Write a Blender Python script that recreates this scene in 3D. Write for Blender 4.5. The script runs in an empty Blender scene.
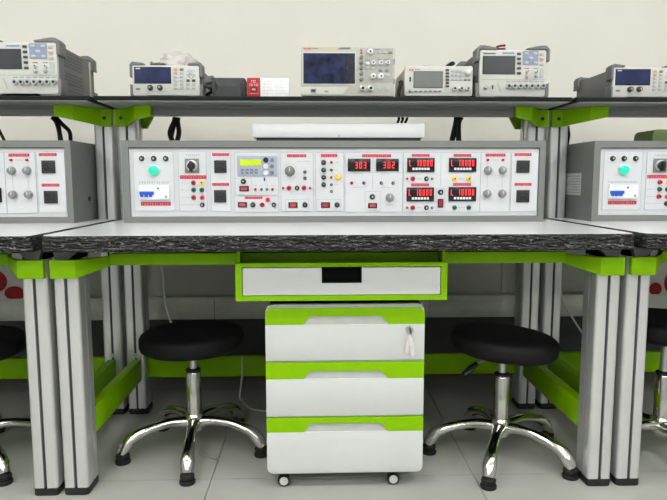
import bpy, bmesh, math, random
from mathutils import Vector, Matrix, noise

random.seed(7)
scene = bpy.context.scene
col = scene.collection

# ------------------------------------------------------------------ camera
FPX, PITCH, YAW, ROLL = 611.83, 0.1123, 0.03164, -0.0013
CAM = Vector((-0.0752, 0.0, 0.8976))
FW = Vector((math.sin(YAW)*math.cos(PITCH), math.cos(YAW)*math.cos(PITCH), -math.sin(PITCH)))
RT0 = Vector((math.cos(YAW), -math.sin(YAW), 0)); UP0 = RT0.cross(FW)
RT = math.cos(ROLL)*RT0 + math.sin(ROLL)*UP0
UP = -math.sin(ROLL)*RT0 + math.cos(ROLL)*UP0
cam_data = bpy.data.cameras.new('camera')
cam_data.sensor_width = 36; cam_data.lens = 36*FPX/667
cam_data.clip_start = .01
cam = bpy.data.objects.new('camera', cam_data); col.objects.link(cam)
m = Matrix((RT, UP, -FW)).transposed().to_4x4(); m.translation = CAM
cam.matrix_world = m
scene.camera = cam

# ------------------------------------------------------------------ light
scene.view_settings.view_transform = 'Standard'
scene.view_settings.look = 'None'
scene.view_settings.gamma = 1
scene.view_settings.use_curve_mapping = False
scene.view_settings.exposure = 0.0
LAMP = 25.5           # strength of the added, unseen ceiling LED panels
world = bpy.data.worlds.new('world'); scene.world = world
world.use_nodes = True
world.node_tree.nodes['Background'].inputs[0].default_value = (.8, .85, .9, 1)
world.node_tree.nodes['Background'].inputs[1].default_value = .3

# ------------------------------------------------------------------ helpers
def ray(px, py): return FW*FPX + RT*(px-333.5) - UP*(py-250)
def onY(px, py, Y):            # pixel -> point on the vertical plane at depth Y
    d = ray(px, py); return CAM + d*((Y-CAM.y)/d.y)
def onZ(px, py, Z):            # pixel -> point on the horizontal plane at height Z
    d = ray(px, py); return CAM + d*((Z-CAM.z)/d.z)

def lin(c):
    return tuple(((v/255)/12.92 if v/255 <= .04045 else ((v/255+.055)/1.055)**2.4) for v in c)

MATS = {}
def mat(name, rgb, rough=.5, metal=0, var=.06, scale=30, bump=0, bscale=200, emit=0, coat=0, alpha=1, trans=0, stretch=None, spec=.5):
    if name in MATS: return MATS[name]
    M = bpy.data.materials.new(name); M.use_nodes = True
    nt = M.node_tree; N = nt.nodes; L = nt.links
    b = N['Principled BSDF']; c = lin(rgb)
    tc = N.new('ShaderNodeTexCoord')
    src = tc.outputs['Object']
    if stretch:
        mp = N.new('ShaderNodeMapping'); mp.inputs['Scale'].default_value = stretch
        L.new(src, mp.inputs[0]); src = mp.outputs[0]
    nz = N.new('ShaderNodeTexNoise'); nz.inputs['Scale'].default_value = scale; nz.inputs['Detail'].default_value = 3
    L.new(src, nz.inputs['Vector'])
    rp = N.new('ShaderNodeValToRGB')
    rp.color_ramp.elements[0].position = .3; rp.color_ramp.elements[1].position = .7
    rp.color_ramp.elements[0].color = tuple(v*(1-var) for v in c)+(1,)
    rp.color_ramp.elements[1].color = tuple(min(1, v*(1+var)) for v in c)+(1,)
    L.new(nz.outputs['Fac'], rp.inputs[0]); L.new(rp.outputs[0], b.inputs['Base Color'])
    b.inputs['Roughness'].default_value = rough; b.inputs['Metallic'].default_value = metal
    b.inputs['Specular IOR Level'].default_value = spec
    if coat: b.inputs['Coat Weight'].default_value = coat
    if alpha < 1: b.inputs['Alpha'].default_value = alpha
    if trans: b.inputs['Transmission Weight'].default_value = trans
    if emit:
        L.new(rp.outputs[0], b.inputs['Emission Color']); b.inputs['Emission Strength'].default_value = emit
    if bump:
        n2 = N.new('ShaderNodeTexNoise'); n2.inputs['Scale'].default_value = bscale; n2.inputs['Detail'].default_value = 4
        L.new(src, n2.inputs['Vector'])
        bp = N.new('ShaderNodeBump'); bp.inputs['Strength'].default_value = bump; bp.inputs['Distance'].default_value = .01
        L.new(n2.outputs['Fac'], bp.inputs['Height']); L.new(bp.outputs[0], b.inputs['Normal'])
    MATS[name] = M
    return M

mat('wall_cream', (238, 235, 223), .8, var=.02, scale=3)
mat('cladding', (190, 192, 182), .45, var=.06, scale=6)  # panelled lower wall; its grey carries the shade under the benches
mat('trunking', (206, 207, 198), .4, metal=.25, var=.2, scale=5, stretch=(1, 1, 3))
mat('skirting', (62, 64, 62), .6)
mat('wall_white', (176, 177, 178), .8, var=.02, scale=3)
mat('tile', (166, 166, 158), .28, var=.06, scale=4)
mat('grout', (140, 140, 134), .8)
mat('ceiling', (235, 235, 232), .9, var=.02)
mat('lamp', (253, 254, 255), .5, var=.01, emit=LAMP)
mat('top_white', (218, 219, 219), .22, var=.01)
mat('rock_edge', (24, 25, 25), .42, var=.4, scale=40, stretch=(.35, 1, 3), bump=.25, bscale=120, spec=.25)
def rock_streaks():
    nt = MATS['rock_edge'].node_tree; N = nt.nodes; L = nt.links
    tc = N.new('ShaderNodeTexCoord'); mp = N.new('ShaderNodeMapping'); mp.inputs['Scale'].default_value = (13, 13, 85)
    nz = N.new('ShaderNodeTexNoise'); nz.inputs['Scale'].default_value = 1; nz.inputs['Detail'].default_value = 3; nz.inputs['Roughness'].default_value = .5; nz.inputs['Distortion'].default_value = .6
    L.new(tc.outputs['Object'], mp.inputs[0]); L.new(mp.outputs[0], nz.inputs['Vector'])
    rp = N.new('ShaderNodeValToRGB'); el = rp.color_ramp.elements
    el[0].position = 0; el[0].color = (.004, .004, .004, 1); el[1].position = 1; el[1].color = (.005, .005, .005, 1)
    for p, v in ((.40, .004), (.415, .12), (.43, .004), (.515, .004), (.53, .22), (.545, .004), (.62, .004), (.632, .16), (.645, .004)):
        e = el.new(p); e.color = (v, v, v*.98, 1)
    L.new(nz.outputs['Fac'], rp.inputs[0]); L.new(rp.outputs[0], N['Principled BSDF'].inputs['Base Color'])
rock_streaks()
mat('green', (131, 185, 0), .45, var=.03, spec=.15)
mat('aluminium', (214, 214, 212), .34, metal=.65, var=.02, stretch=(1, 1, .05))
mat('aluminium_grey', (120, 121, 121), .4, metal=.3, var=.03, stretch=(.05, 1, 1))
mat('black_plastic', (18, 19, 19), .45, var=.2)
mat('black_rubber', (14, 14, 14), .7, var=.2)
mat('shelf_black', (20, 21, 21), .6, var=.15, spec=.2)
mat('underside', (142, 143, 141), .6)
mat('housing', (116, 119, 114), .5, var=.02, bump=.05, bscale=900)
mat('panel', (198, 201, 202), .45, var=.01)
mat('plate', (205, 208, 209), .4, var=.01)
mat('line', (150, 156, 160), .5)
mat('red_label', (196, 34, 58), .5, var=.05)
mat('ink', (128, 132, 136), .6)
mat('ink_white', (226, 214, 214), .6)
mat('ink_pink', (222, 142, 152), .6)
mat('jack_red', (176, 30, 44), .35); mat('jack_black', (22, 23, 24), .35); mat('jack_green', (16, 96, 66), .35)
mat('jack_yellow', (232, 200, 60), .35); mat('jack_pink', (226, 60, 84), .35)
mat('hole', (6, 6, 6), .6)
mat('lamp_green', (18, 206, 160), .25, emit=.5)
mat('lamp_yellow', (244, 184, 70), .25, emit=.25)
mat('breaker_white', (236, 238, 238), .4); mat('breaker_blue', (34, 84, 190), .4)
mat('knob_grey', (120, 120, 118), .4); mat('silver', (196, 198, 198), .28, metal=.7); mat('knob_silver', (138, 140, 140), .35, metal=.3); mat('knob_ring', (206, 208, 208), .4)
mat('socket', (30, 31, 31), .5)
mat('gen_face', (160, 167, 184), .4); mat('lcd_yellow', (186, 208, 16), .3, emit=.2)
mat('display', (16, 14, 16), .2); mat('digit', (255, 52, 56), .4, emit=1.0, var=.01)
mat('button_white', (218, 220, 220), .4)
mat('rocker', (170, 16, 22), .3, emit=.15); mat('rocker_frame', (20, 18, 18), .4)
mat('paper', (200, 202, 196), .7)
mat('cab_white', (200, 202, 198), .38, var=.01); mat('cab_side', (186, 188, 184), .4); mat('cab_recess', (184, 184, 180), .45)
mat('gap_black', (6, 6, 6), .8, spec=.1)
mat('chrome', (206, 204, 198), .12, metal=1, var=.03)
mat('leather', (11, 11, 12), .62, var=.2, bump=.03, bscale=500, spec=.22)
mat('inst_white', (200, 200, 191), .45, var=.02); mat('inst_cream', (188, 186, 172), .45, var=.02)
mat('inst_grey', (108, 108, 107), .55, var=.04); mat('bumper', (112, 112, 111), .65, var=.05)
mat('vent', (92, 92, 92), .6)
mat('screen_grey', (62, 64, 66), .18); mat('screen_dark', (28, 30, 32), .15)
mat('screen_blue', (30, 40, 74), .16, var=.5, scale=14, emit=.16)
mat('screen_navy', (26, 34, 62), .14, var=.75, scale=34, emit=.3)  # pale mottling in the colour imitates reflections on the glass
mat('field', (172, 170, 160), .5); mat('menu_navy', (22, 26, 42), .2)
mat('lcd_grey', (112, 116, 114), .25)
mat('pad_blue', (134, 145, 165), .45); mat('key_grey', (120, 124, 130), .5); mat('key_light', (176, 180, 182), .45)
mat('key_dark', (58, 60, 64), .5); mat('key_orange', (206, 160, 120), .5)
mat('logo_red', (206, 44, 40), .5); mat('logo_blue', (116, 146, 182), .5)
mat('case_black', (52, 54, 54), .6, var=.08); mat('box_red', (176, 32, 48), .6); mat('box_white', (232, 234, 232), .6)
mat('film', (235, 228, 226), .25, var=.03, alpha=.45, bump=.4, bscale=30)
mat('cable_black', (12, 12, 12), .5); mat('cable_white', (206, 204, 192), .5); mat('cable_grey', (110, 104, 104), .5); mat('cable_red', (120, 20, 28), .5)
mat('unit_white', (214, 215, 215), .4, var=.01)
mat('olive', (118, 140, 78), .6); mat('poster_red', (176, 20, 30), .7); mat('poster_white', (224, 222, 216), .7)

def origin(o):
    p = Vector((0, 0, 0))
    while o: p += o.location; o = o.parent
    return p

class MB:
    """collects shapes in world coordinates, builds them as one mesh object"""
    def __init__(s): s.bm = bmesh.new(); s.mi = 0
    def _f(s, vs):
        try:
            f = s.bm.faces.new(vs); f.material_index = s.mi; return f
        except ValueError: return None
    def box(s, x0, x1, y0, y1, z0, z1):
        if x0 > x1: x0, x1 = x1, x0
        if z0 > z1: z0, z1 = z1, z0
        v = [s.bm.verts.new((x, y, z)) for z in (z0, z1) for y in (y0, y1) for x in (x0, x1)]
        for q in ((0, 2, 3, 1), (4, 5, 7, 6), (0, 1, 5, 4), (2, 6, 7, 3), (0, 4, 6, 2), (1, 3, 7, 5)): s._f([v[i] for i in q])
        return s
    def prism(s, poly, a0, a1, axis='y'):
        """poly of 2-D points, extruded from a0 to a1 along axis. y: (x,z)  z: (x,y)  x: (y,z)"""
        def P(p, a): return {'y': (p[0], a, p[1]), 'z': (p[0], p[1], a), 'x': (a, p[0], p[1])}[axis]
        A = [s.bm.verts.new(P(p, a0)) for p in poly]; B = [s.bm.verts.new(P(p, a1)) for p in poly]
        n = len(poly); s._f(A[::-1]); s._f(B)
        for i in range(n): s._f([A[i], A[(i+1) % n], B[(i+1) % n], B[i]])
        return s
    def lathe(s, prof, c, axis='z', n=20):
        """prof [(r, h)] revolved about axis through c; axis 'y' grows towards the viewer (-y)"""
        c = Vector(c); rings = []
        for r, h in prof:
            ring = []
            for i in range(n):
                a = 2*math.pi*i/n; u, w = r*math.cos(a), r*math.sin(a)
                p = (u, w, h) if axis == 'z' else ((u, -h, w) if axis == 'y' else (h, u, w))
                ring.append(s.bm.verts.new(c+Vector(p)))
            rings.append(ring)
        for k in range(len(rings)-1):
            for i in range(n):
                j = (i+1) % n; s._f([rings[k][i], rings[k][j], rings[k+1][j], rings[k+1][i]])
        s._f(rings[0][::-1]); s._f(rings[-1])
        return s
    def tube(s, pts, r, n=8, smooth=6, flat=1.0):
        pts = [Vector(p) for p in pts]
        rs = r if isinstance(r, (list, tuple)) else [r]*len(pts)
        if smooth and len(pts) > 2:
            P, Rr = [], []
            for i in range(len(pts)-1):
                p0 = pts[max(i-1, 0)]; p1 = pts[i]; p2 = pts[i+1]; p3 = pts[min(i+2, len(pts)-1)]
                for k in range(smooth):
                    t = k/smooth
                    P.append(.5*((2*p1)+(p2-p0)*t+(2*p0-5*p1+4*p2-p3)*t*t+(3*p1-p0-3*p2+p3)*t**3)); Rr.append(rs[i]*(1-t)+rs[i+1]*t)
            P.append(pts[-1]); Rr.append(rs[-1]); pts, rs = P, Rr
        rings = []; side = None
        for i, p in enumerate(pts):
            d = (pts[min(i+1, len(pts)-1)]-pts[max(i-1, 0)]).normalized()
            if side is None:
                side = d.cross(Vector((0, 0, 1)))
                if side.length < .1: side = d.cross(Vector((1, 0, 0)))
            side = (side-d*side.dot(d)).normalized(); up = side.cross(d)
            rings.append([s.bm.verts.new(p+rs[i]*(math.cos(2*math.pi*k/n)*side+flat*math.sin(2*math.pi*k/n)*up)) for k in range(n)])
        for a, b in zip(rings, rings[1:]):
            for k in range(n): s._f([a[k], a[(k+1) % n], b[(k+1) % n], b[k]])
        s._f(rings[0][::-1]); s._f(rings[-1])
        return s
    def build(s, name, mats, parent=None, bevel=0, smooth=True, seg=2):
        bm = s.bm
        bmesh.ops.recalc_face_normals(bm, faces=bm.faces)
        if bevel: bmesh.ops.bevel(bm, geom=[e for e in bm.edges if len(e.link_faces) == 2 and e.calc_face_angle(0) > .6], offset=bevel, segments=seg, affect='EDGES', profile=.5, clamp_overlap=True)
        o0 = origin(parent) if parent else Vector((0, 0, 0))
        if parent is None: base = Vector((0, 0, 0))
        for v in bm.verts: v.co -= o0
        me = bpy.data.meshes.new(name); bm.to_mesh(me); bm.free()
        for mm in (mats if isinstance(mats, (list, tuple)) else [mats]): me.materials.append(MATS[mm])
        if smooth:
            me.polygons.foreach_set('use_smooth', [True]*len(me.polygons))
            me.set_sharp_from_angle(angle=math.radians(38))
        o = bpy.data.objects.new(name, me); col.objects.link(o)
        if parent: o.parent = parent
        return o

def tag(o, label=None, cat=None, group=None, kind=None):
    if label: o['label'] = label
    if cat: o['category'] = cat
    if group: o['group'] = group
    if kind: o['kind'] = kind
    return o
def thing(name, loc, label, cat, group=None):
    o = bpy.data.objects.new(name, None); o.empty_display_size = .05; col.objects.link(o); o.location = loc
    return tag(o, label, cat, group)
def recentre(o):
    """moves a single-mesh thing's origin to the middle of its base"""
    vs = [v.co for v in o.data.vertices]
    c = Vector(((min(v.x for v in vs)+max(v.x for v in vs))/2, (min(v.y for v in vs)+max(v.y for v in vs))/2, min(v.z for v in vs)))
    o.data.transform(Matrix.Translation(-c)); o.location = c
    return o
def copy_tree(o, parent=None):
    c = o.copy(); col.objects.link(c)
    if parent: c.parent = parent
    for ch in list(o.children): copy_tree(ch, c)
    return c

def rounded(x0, x1, y0, y1, r, k=4, which=(1, 1, 1, 1)):
    """rounded rectangle, corners in order (x1,y0) (x1,y1) (x0,y1) (x0,y0)"""
    out = []
    for (cx, cy, a0, w, X, Y) in ((x1-r, y0+r, -90, which[0], x1, y0), (x1-r, y1-r, 0, which[1], x1, y1), (x0+r, y1-r, 90, which[2], x0, y1), (x0+r, y0+r, 180, which[3], x0, y0)):
        if not w: out.append((X, Y)); continue
        for i in range(k+1):
            a = math.radians(a0+90*i/k); out.append((cx+r*math.cos(a), cy+r*math.sin(a)))
    return out

# ------------------------------------------------------------------ room
WALL = 2.80; CEIL = 2.9
RX, RY = 4.4, -6.2
floor = MB().box(-RX, RX, RY, WALL, -.05, -.006).build('floor', 'grout'); tag(floor, kind='structure')
tile_mesh = None
TS = .8
xs = [-.39+TS*i for i in range(-6, 7)]; ys = [1.776+TS*i for i in range(-10, 3)]
for x in xs:
    for y in ys:
        x0, x1, y0, y1 = max(x, -RX), min(x+TS, RX), max(y-TS, RY), min(y, WALL)
        if x1-x0 < .02 or y1-y0 < .02: continue
        full = abs(x1-x0-TS) < 1e-4 and abs(y1-y0-TS) < 1e-4
        if full and tile_mesh:
            o = bpy.data.objects.new('tile', tile_mesh); col.objects.link(o); o.parent = floor; o.location = (x0, y0, 0)
        else:
            w, d = x1-x0, y1-y0
            o = MB().box(.0012, w-.0012, .0012, d-.0012, -.006, 0).build('tile', 'tile', floor); o.location = (x0, y0, 0)
            if full: tile_mesh = o.data
wall = MB().box(-RX, RX, WALL, WALL+.1, 0, CEIL).build('wall_back', 'wall_cream'); tag(wall, kind='structure')
tag(MB().box(-RX-.1, -RX, RY, WALL, 0, CEIL).build('wall_left', 'wall_white'), kind='structure')
tag(MB().box(RX, RX+.1, RY, WALL, 0, CEIL).build('wall_right', 'wall_white'), kind='structure')
tag(MB().box(-RX, RX, RY-.1, RY, 0, CEIL).build('wall_front', 'wall_white'), kind='structure')
tag(MB().box(-RX-.1, RX+.1, RY-.1, WALL+.1, CEIL, CEIL+.1).build('ceiling', 'ceiling'), kind='structure')
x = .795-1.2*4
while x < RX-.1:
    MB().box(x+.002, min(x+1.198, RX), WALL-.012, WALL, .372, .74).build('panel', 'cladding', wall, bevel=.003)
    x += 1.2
tk = MB().box(-RX, RX, WALL-.05, WALL, .272, .366).build('trim_1', 'trunking', bevel=.003); tag(tk, kind='structure')
MB().box(-RX, RX, WALL-.056, WALL, .366, .374).build('lid', 'trunking', tk)
for x in (-1.72, -.53, .455, 1.33):
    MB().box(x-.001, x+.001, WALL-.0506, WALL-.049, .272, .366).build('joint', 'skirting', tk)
tag(MB().box(-RX, RX, WALL-.015, WALL, 0, .272).build('baseboard_back', 'skirting'), kind='structure')  # dark grey band along the foot of the wall

# unseen ceiling LED panels, added for overhead and frontal light
first = None
for i, (x, y) in enumerate([(x, y) for y in (-4.8, -3.0, -1.2, .6) for x in (-3.0, -1.0, 1.0, 3.0)]):
    if first is None:
        first = thing('ceiling_light', (x, y, CEIL), 'square white LED panel set in the ceiling', 'ceiling light', 'LED panels in the ceiling')
        MB().box(x-.31, x+.31, y-.31, y+.31, CEIL-.02, CEIL-.004).build('frame', 'inst_white', first)
        MB().box(x-.29, x+.29, y-.29, y+.29, CEIL-.024, CEIL-.0201).build('diffuser', 'lamp', first)
    else:
        copy_tree(first).location = (x, y, CEIL)

# ------------------------------------------------------------------ workbench
TOP = .756; DF = 1.607; DB = 2.74; YB = 2.353; SH = 1.177  # unseen rear of the tops lengthened to block light behind them
bench = thing('workbench', (0, 0, 0), 'white-topped green and aluminium workbench with a flat drawer hung under its top', 'workbench', 'lab workbenches in a row')
# table top : outline with rounded front corners
def outline(ins, k=8):
    x = .797-ins; r = .026-ins*.5; y0 = DF+ins
    pts = [(-x, DB-i*(DB-y0-r)/44) for i in range(44)]
    pts += [(-x+r-r*math.cos(math.radians(a)), y0+r-r*math.sin(math.radians(a))) for a in [90*i/k for i in range(k)]]
    n = 520
    pts += [(-x+r+(2*x-2*r)*i/n, y0) for i in range(n)]
    pts += [(x-r+r*math.sin(math.radians(a)), y0+r-r*math.cos(math.radians(a))) for a in [90*i/k for i in range(k)]]
    pts += [(x, y0+r+i*(DB-y0-r)/44) for i in range(45)]
    return pts
mb = MB()
b = outline(.007)
mb.prism(b[::4]+[b[-1]] if False else [p for i, p in enumerate(b) if i % 4 == 0 or i < 54 or i > len(b)-56], TOP-.003, TOP, 'z')
top = mb.build('tabletop', 'top_white', bench, smooth=False)
MB().prism([(-.782, DF+.016), (.782, DF+.016), (.782, DB), (-.782, DB)], TOP-.042, TOP-.0031, 'z').build('core', 'black_plastic', top)
bm_ = MB(); path = outline(0); rows = 10; grid = []
for i, (x, y) in enumerate(path):
    a = Vector(path[max(i-1, 0)]); c = Vector(path[min(i+1, len(path)-1)]); t = (c-a).normalized(); n = Vector((t.y, -t.x))
    colm = []
    for k in range(rows+1):
        z = TOP-.0005-k*.043/rows
        if k == 0: d = -.0065
        else:
            v1 = noise.ridged_multi_fractal(Vector((x*22, y*22, z*170)), .9, 2.1, 4, .9, 2.0)
            v2 = noise.noise(Vector((x*60+9, y*60, z*330)))
            d = -.0075+.0034*min(v1, 2.4)+.002*v2-(.003 if k in (rows,) else 0)
        d = max(d, -.0066) if k < 3 else max(d, -.011)
        colm.append(bm_.bm.verts.new((x+n.x*d, y+n.y*d, z+(0 if k in (0, rows) else .0012*noise.noise(Vector((x*40, y*40, z*200+5)))))))
    colm.append(bm_.bm.verts.new((x-n.x*.012, y-n.y*.012, TOP-.0435)))
    grid.append(colm)
for a, c in zip(grid, grid[1:]):
    for k in range(rows+1): bm_._f([a[k], a[k+1], c[k+1], c[k]])
e = bm_.build('edge_band', 'rock_edge', top, smooth=False); tag(e, 'black rough stone-like edge strip')

def profile(cx, cy, w=.070, d=.09, r=.011, slot=.009, deep=.012):
    """aluminium leg section with a groove in every face"""
    out = []
    x0, x1, y0, y1 = cx-w/2, cx+w/2, cy-d/2, cy+d/2
    base = rounded(x0, x1, y0, y1, r, 5)
    h = slot/2
    out = [(cx-h, y0), (cx-h, y0+deep), (cx+h, y0+deep), (cx+h, y0)] + base[0:6]
    out += [(x1, cy-h), (x1-deep, cy-h), (x1-deep, cy+h), (x1, cy+h)] + base[6:12]
    out += [(cx+h, y1), (cx+h, y1-deep), (cx-h, y1-deep), (cx-h, y1)] + base[12:18]
    out += [(x0, cy+h), (x0+deep, cy+h), (x0+deep, cy-h), (x0, cy-h)] + base[18:24]
    return out
LX = .8-.038; YF = 1.737
for sgn in (-1, 1):
    cx = sgn*LX
    for cy, zt in ((YF, .684), (YB, SH-.017)):
        lg = MB().prism(profile(cx, cy), .022, zt, 'z').build('leg', 'aluminium', bench)
        MB().box(cx-.0044, cx+.0044, cy-.039, cy-.035, .0245, zt-.002).build('groove_strip', 'key_dark', lg)  # dark strip stands in for the shade inside the groove
        MB().prism(rounded(cx-.036, cx+.036, cy-.046, cy+.046, .013, 5), 0, .024, 'z').build('foot_cap', 'black_plastic', lg, bevel=.003)
    # corner bracket under the front of the top : flat over the leg, then angled inwards to the rail
    def bplate(pts, z0, z1, z1b, th):
        mb = MB(); bm = mb.bm
        n = len(pts); V = []
        for i, (x, y) in enumerate(pts):
            f = 0 if i < 2 else (i-1)/(n-2)
            for (yy, zz) in ((y, z0+(z1b-z0)*f), (y, z1), (y+th, z1), (y+th, z0+(z1b-z0)*f)): V.append(bm.verts.new((x, yy, zz)))
        for i in range(n-1):
            for k in range(4): mb._f([V[4*i+k], V[4*i+(k+1) % 4], V[4*i+4+(k+1) % 4], V[4*i+4+k]])
        mb._f(V[0:4][::-1]); mb._f(V[-4:])
        return mb
    yl = YF-.045
    bplate([(sgn*.796, yl-.019), (sgn*.727, yl-.019), (sgn*.662, 1.757)], .633, .684, .655, .018).build('corner_bracket', 'green', bench, bevel=.0015)
    # pad between bracket and top
    mb = MB()
    mb.prism([(sgn*.783, .685), (sgn*.748, .685), (sgn*.722, TOP-.0435), (sgn*.79, TOP-.0435)], 1.682, 1.70, 'y')
    mb.build('support_pad', 'vent', bench)
    MB().box(sgn*.792, sgn*.70, 1.70, 1.78, .701, TOP-.0435).box(sgn*.792, sgn*.73, 1.70, 1.78, .684, .701).build('spacer', 'gap_black', bench)  # shade of the void above the bracket, built as a black block
    # low side stretcher
    st = MB().box(sgn*.742, sgn*.773, YF+.045, YB-.045, .135, .219).build('stretcher', 'green', bench, bevel=.003)
    MB().lathe([(.009, 0), (.009, .004), (.004, .004), (.004, .006)], (sgn*.7595, YB-.045, .235), 'y', 12).build('bolt', 'silver', st)
    # shelf bracket
    yp = YB-.045
    mb = bplate([(sgn*.799, yp-.0205), (sgn*.762, yp-.0205), (sgn*.70, 2.192), (sgn*.64, 2.178)], 1.097, 1.159, 1.122, .02)
    sb = mb.build('shelf_bracket', 'green', bench, bevel=.0015)
    MB().lathe([(.0065, 0), (.0065, .002)], (sgn*.775, yp-.0205, 1.126), 'y', 12).build('screw', 'black_plastic', sb)
    # rear brace of the shelf
    MB().prism([(sgn*.765, 1.098), (sgn*.765, 1.16), (sgn*.69, 1.16), (sgn*.69, 1.14), (sgn*.715, 1.098)], YB+.0455, YB+.065, 'y').build('shelf_brace', 'green', bench)
MB().box(-.662, .662, 1.757, 1.785, .658, .692).build('apron_rail', 'green', bench, bevel=.002)
MB().box(-.7265, .7265, 2.345, 2.37, .134, .215).build('stretcher', 'green', bench, bevel=.002)
sh = MB().box(-.7985, .7985, 2.08, 2.50, 1.163, SH).build('shelf_board', 'shelf_black', bench, bevel=.0015)
MB().box(-.788, .788, 2.083, 2.495, 1.160, 1.163).build('shelf_underside', 'underside', sh)
# front beam, an extrusion with a groove
prof = [(2.2, 1.160), (2.2, 1.152), (2.205, 1.152), (2.205, 1.147), (2.2, 1.147), (2.2, 1.126), (2.235, 1.126), (2.235, 1.160)]
MB().prism(prof, -.642, .642, 'x').build('shelf_beam', 'aluminium_grey', bench)
left_bench = copy_tree(bench); left_bench.location.x = -1.610
right_bench = copy_tree(bench); right_bench.location.x = 1.611
left_bench['label'] = 'drawerless white-topped workbench with the tall grey-sided meter at the end of its shelf'
right_bench['label'] = 'drawerless white-topped workbench holding the console with a paper sticker on its side'
# hanging drawer of the middle bench
YD = 1.68
a = onY(235, 262, YD); c = onY(447, 300, YD)
dx0, dx1, dz1, dz0 = a.x, c.x, .672, .566
dr = MB()
dr.box(dx0, dx1, YD, YD+.015, dz0, dz0+.015).box(dx0, dx1, YD, YD+.015, dz1-.011, dz1).box(dx0, dx0+.018, YD, YD+.015, dz0+.015, dz1-.011).box(dx1-.018, dx1, YD, YD+.015, dz0+.015, dz1-.011)
dr.box(dx0+.004, dx1-.004, YD+.015, YD+.35, dz0+.002, dz0+.008).box(dx0+.004, dx0+.012, YD+.015, YD+.35, dz0+.008, dz1+.04).box(dx1-.012, dx1-.004, YD+.015, YD+.35, dz0+.008, dz1+.04)
frame = dr.build('drawer_frame', 'green', bench)
hx0, hx1 = onY(322.5, 270, YD).x, onY(361, 270, YD).x; hz1, hz0 = onY(340, 267.5, YD).z, onY(340, 282, YD).z
fx0, fx1, fz0, fz1 = dx0+.0205, dx1-.0205, dz0+.017, dz1-.0135
f = MB()
f.box(fx0, hx0, YD-.002, YD+.014, fz0, fz1).box(hx1, fx1, YD-.002, YD+.014, fz0, fz1).box(hx0, hx1, YD-.002, YD+.014, fz0, hz0).box(hx0, hx1, YD-.002, YD+.014, hz1, fz1)
dfr = f.build('drawer', 'cab_white', bench)
h = MB(); h.box(hx0, hx1, YD+.012, YD+.016, hz0, hz1).box(hx0-.002, hx0+.002, YD-.0035, YD+.012, hz0-.002, hz1+.002).box(hx1-.002, hx1+.002, YD-.0035, YD+.012, hz0-.002, hz1+.002).box(hx0, hx1, YD-.0035, YD+.012, hz1-.001, hz1+.002).box(hx0, hx1, YD-.0035, YD+.012, hz0-.002, hz0+.001)
tag(h.build('pull_recess', 'gap_black', dfr), 'black recessed finger pull')

# ------------------------------------------------------------------ instrument console
YC = 2.105; ZC = 1.034; CXW = .7225
con = thing('instrument_console', (0, YC, TOP), 'long grey electronics training console with white control panel, under the flat white unit', 'console', 'training consoles on the workbenches')
PY = YC+.006                                    # the white panel's surface
S = PY/FPX*1.004                                # metres per pixel on the panel
def pc(px, py): p = onY(px, py, PY); return p.x, p.z
p0 = pc(128.6, 147.5); p1 = pc(537, 215.8)
px0, px1, pz1, pz0 = p0[0], p1[0], p0[1], p1[1]
hs = MB()
hs.box(-CXW, CXW, YC+.02, YC+.27, TOP, ZC)
for bx in ((-CXW, px0, TOP, ZC), (px1, CXW, TOP, ZC), (px0, px1, TOP, pz0), (px0, px1, pz1, ZC)): hs.box(bx[0], bx[1], YC, YC+.02, bx[2], bx[3])
hs.build('housing', 'housing', con)
panel = MB().box(px0+.001, px1-.001, PY, YC+.019, pz0+.001, pz1-.001).build('control_panel', 'panel', con)
MB().box(px0, px1, PY-.0058, PY, pz1-.0022, pz1).build('seal', 'gap_black', panel)  # thin black strip along the panel's top edge
for (sx, sy) in ((143.5, 148.6), (240, 148.9), (404, 149), (524, 150), (145, 214.2), (242, 214.3), (428, 213.8), (521, 213.8)):
    q = pc(sx, sy); MB().lathe([(.0022, 0), (.0022, .0012)], (q[0], PY, q[1]), 'y', 8).build('screw', 'silver', panel)

def dashes(x0, x1, z, hgt, ymin, name, mt, parent, n=None):
    """a row of tiny printed characters, too small to read in the photograph"""
    mb = MB(); w = hgt*.95; n = n or max(2, int((x1-x0)/(w*1.45))); st = (x1-x0)/n
    for i in range(n):
        ax = x0+st*i
        mb.box(ax, ax+st*.66, ymin-.0003, ymin, z+hgt*.30, z+hgt*.5)
        mb.box(ax+st*(.25 if i % 2 else .05), ax+st*(.4 if i % 2 else .2), ymin-.0003, ymin, z-hgt*.5, z+hgt*.5)
        if i % 3: mb.box(ax, ax+st*.6, ymin-.0003, ymin, z-hgt*.45, z-hgt*.25)
    return mb.build(name, mt, parent, smooth=False)
MODY = PY-.0022
def module(x0, y0, x1, y1, parent=None, name='module_plate', edge=True):
    a, c = pc(x0, y0), pc(x1, y1)
    o = MB().box(a[0], c[0], MODY-(.0006 if name == 'sub_plate' else 0), PY, c[1], a[1]).build(name, 'plate', con)
    if edge:
        g = MB(); t = .0008
        for bx in ((a[0], c[0], a[1]-t, a[1]), (a[0], c[0], c[1], c[1]+t), (a[0], a[0]+t, c[1], a[1]), (c[0]-t, c[0], c[1], a[1])): g.box(bx[0], bx[1], MODY-(.001 if name == 'sub_plate' else .0004), MODY, bx[2], bx[3])
        g.build('border', 'line', o, smooth=False)
    return o
def at(x, y): q = pc(x, y); return Vector((q[0], MODY, q[1]))
def red_label(x0, y0, x1, y1):
    a, c = pc(x0, y0), pc(x1, y1)
    o = MB().box(a[0], c[0], MODY-.0008, MODY, c[1], a[1]).build('title_strip', 'red_label', con)
    dashes(a[0]+.003, c[0]-.003, (a[1]+c[1])/2, (a[1]-c[1])*.5, MODY-.0008, 'lettering', 'ink_pink', o)
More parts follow.
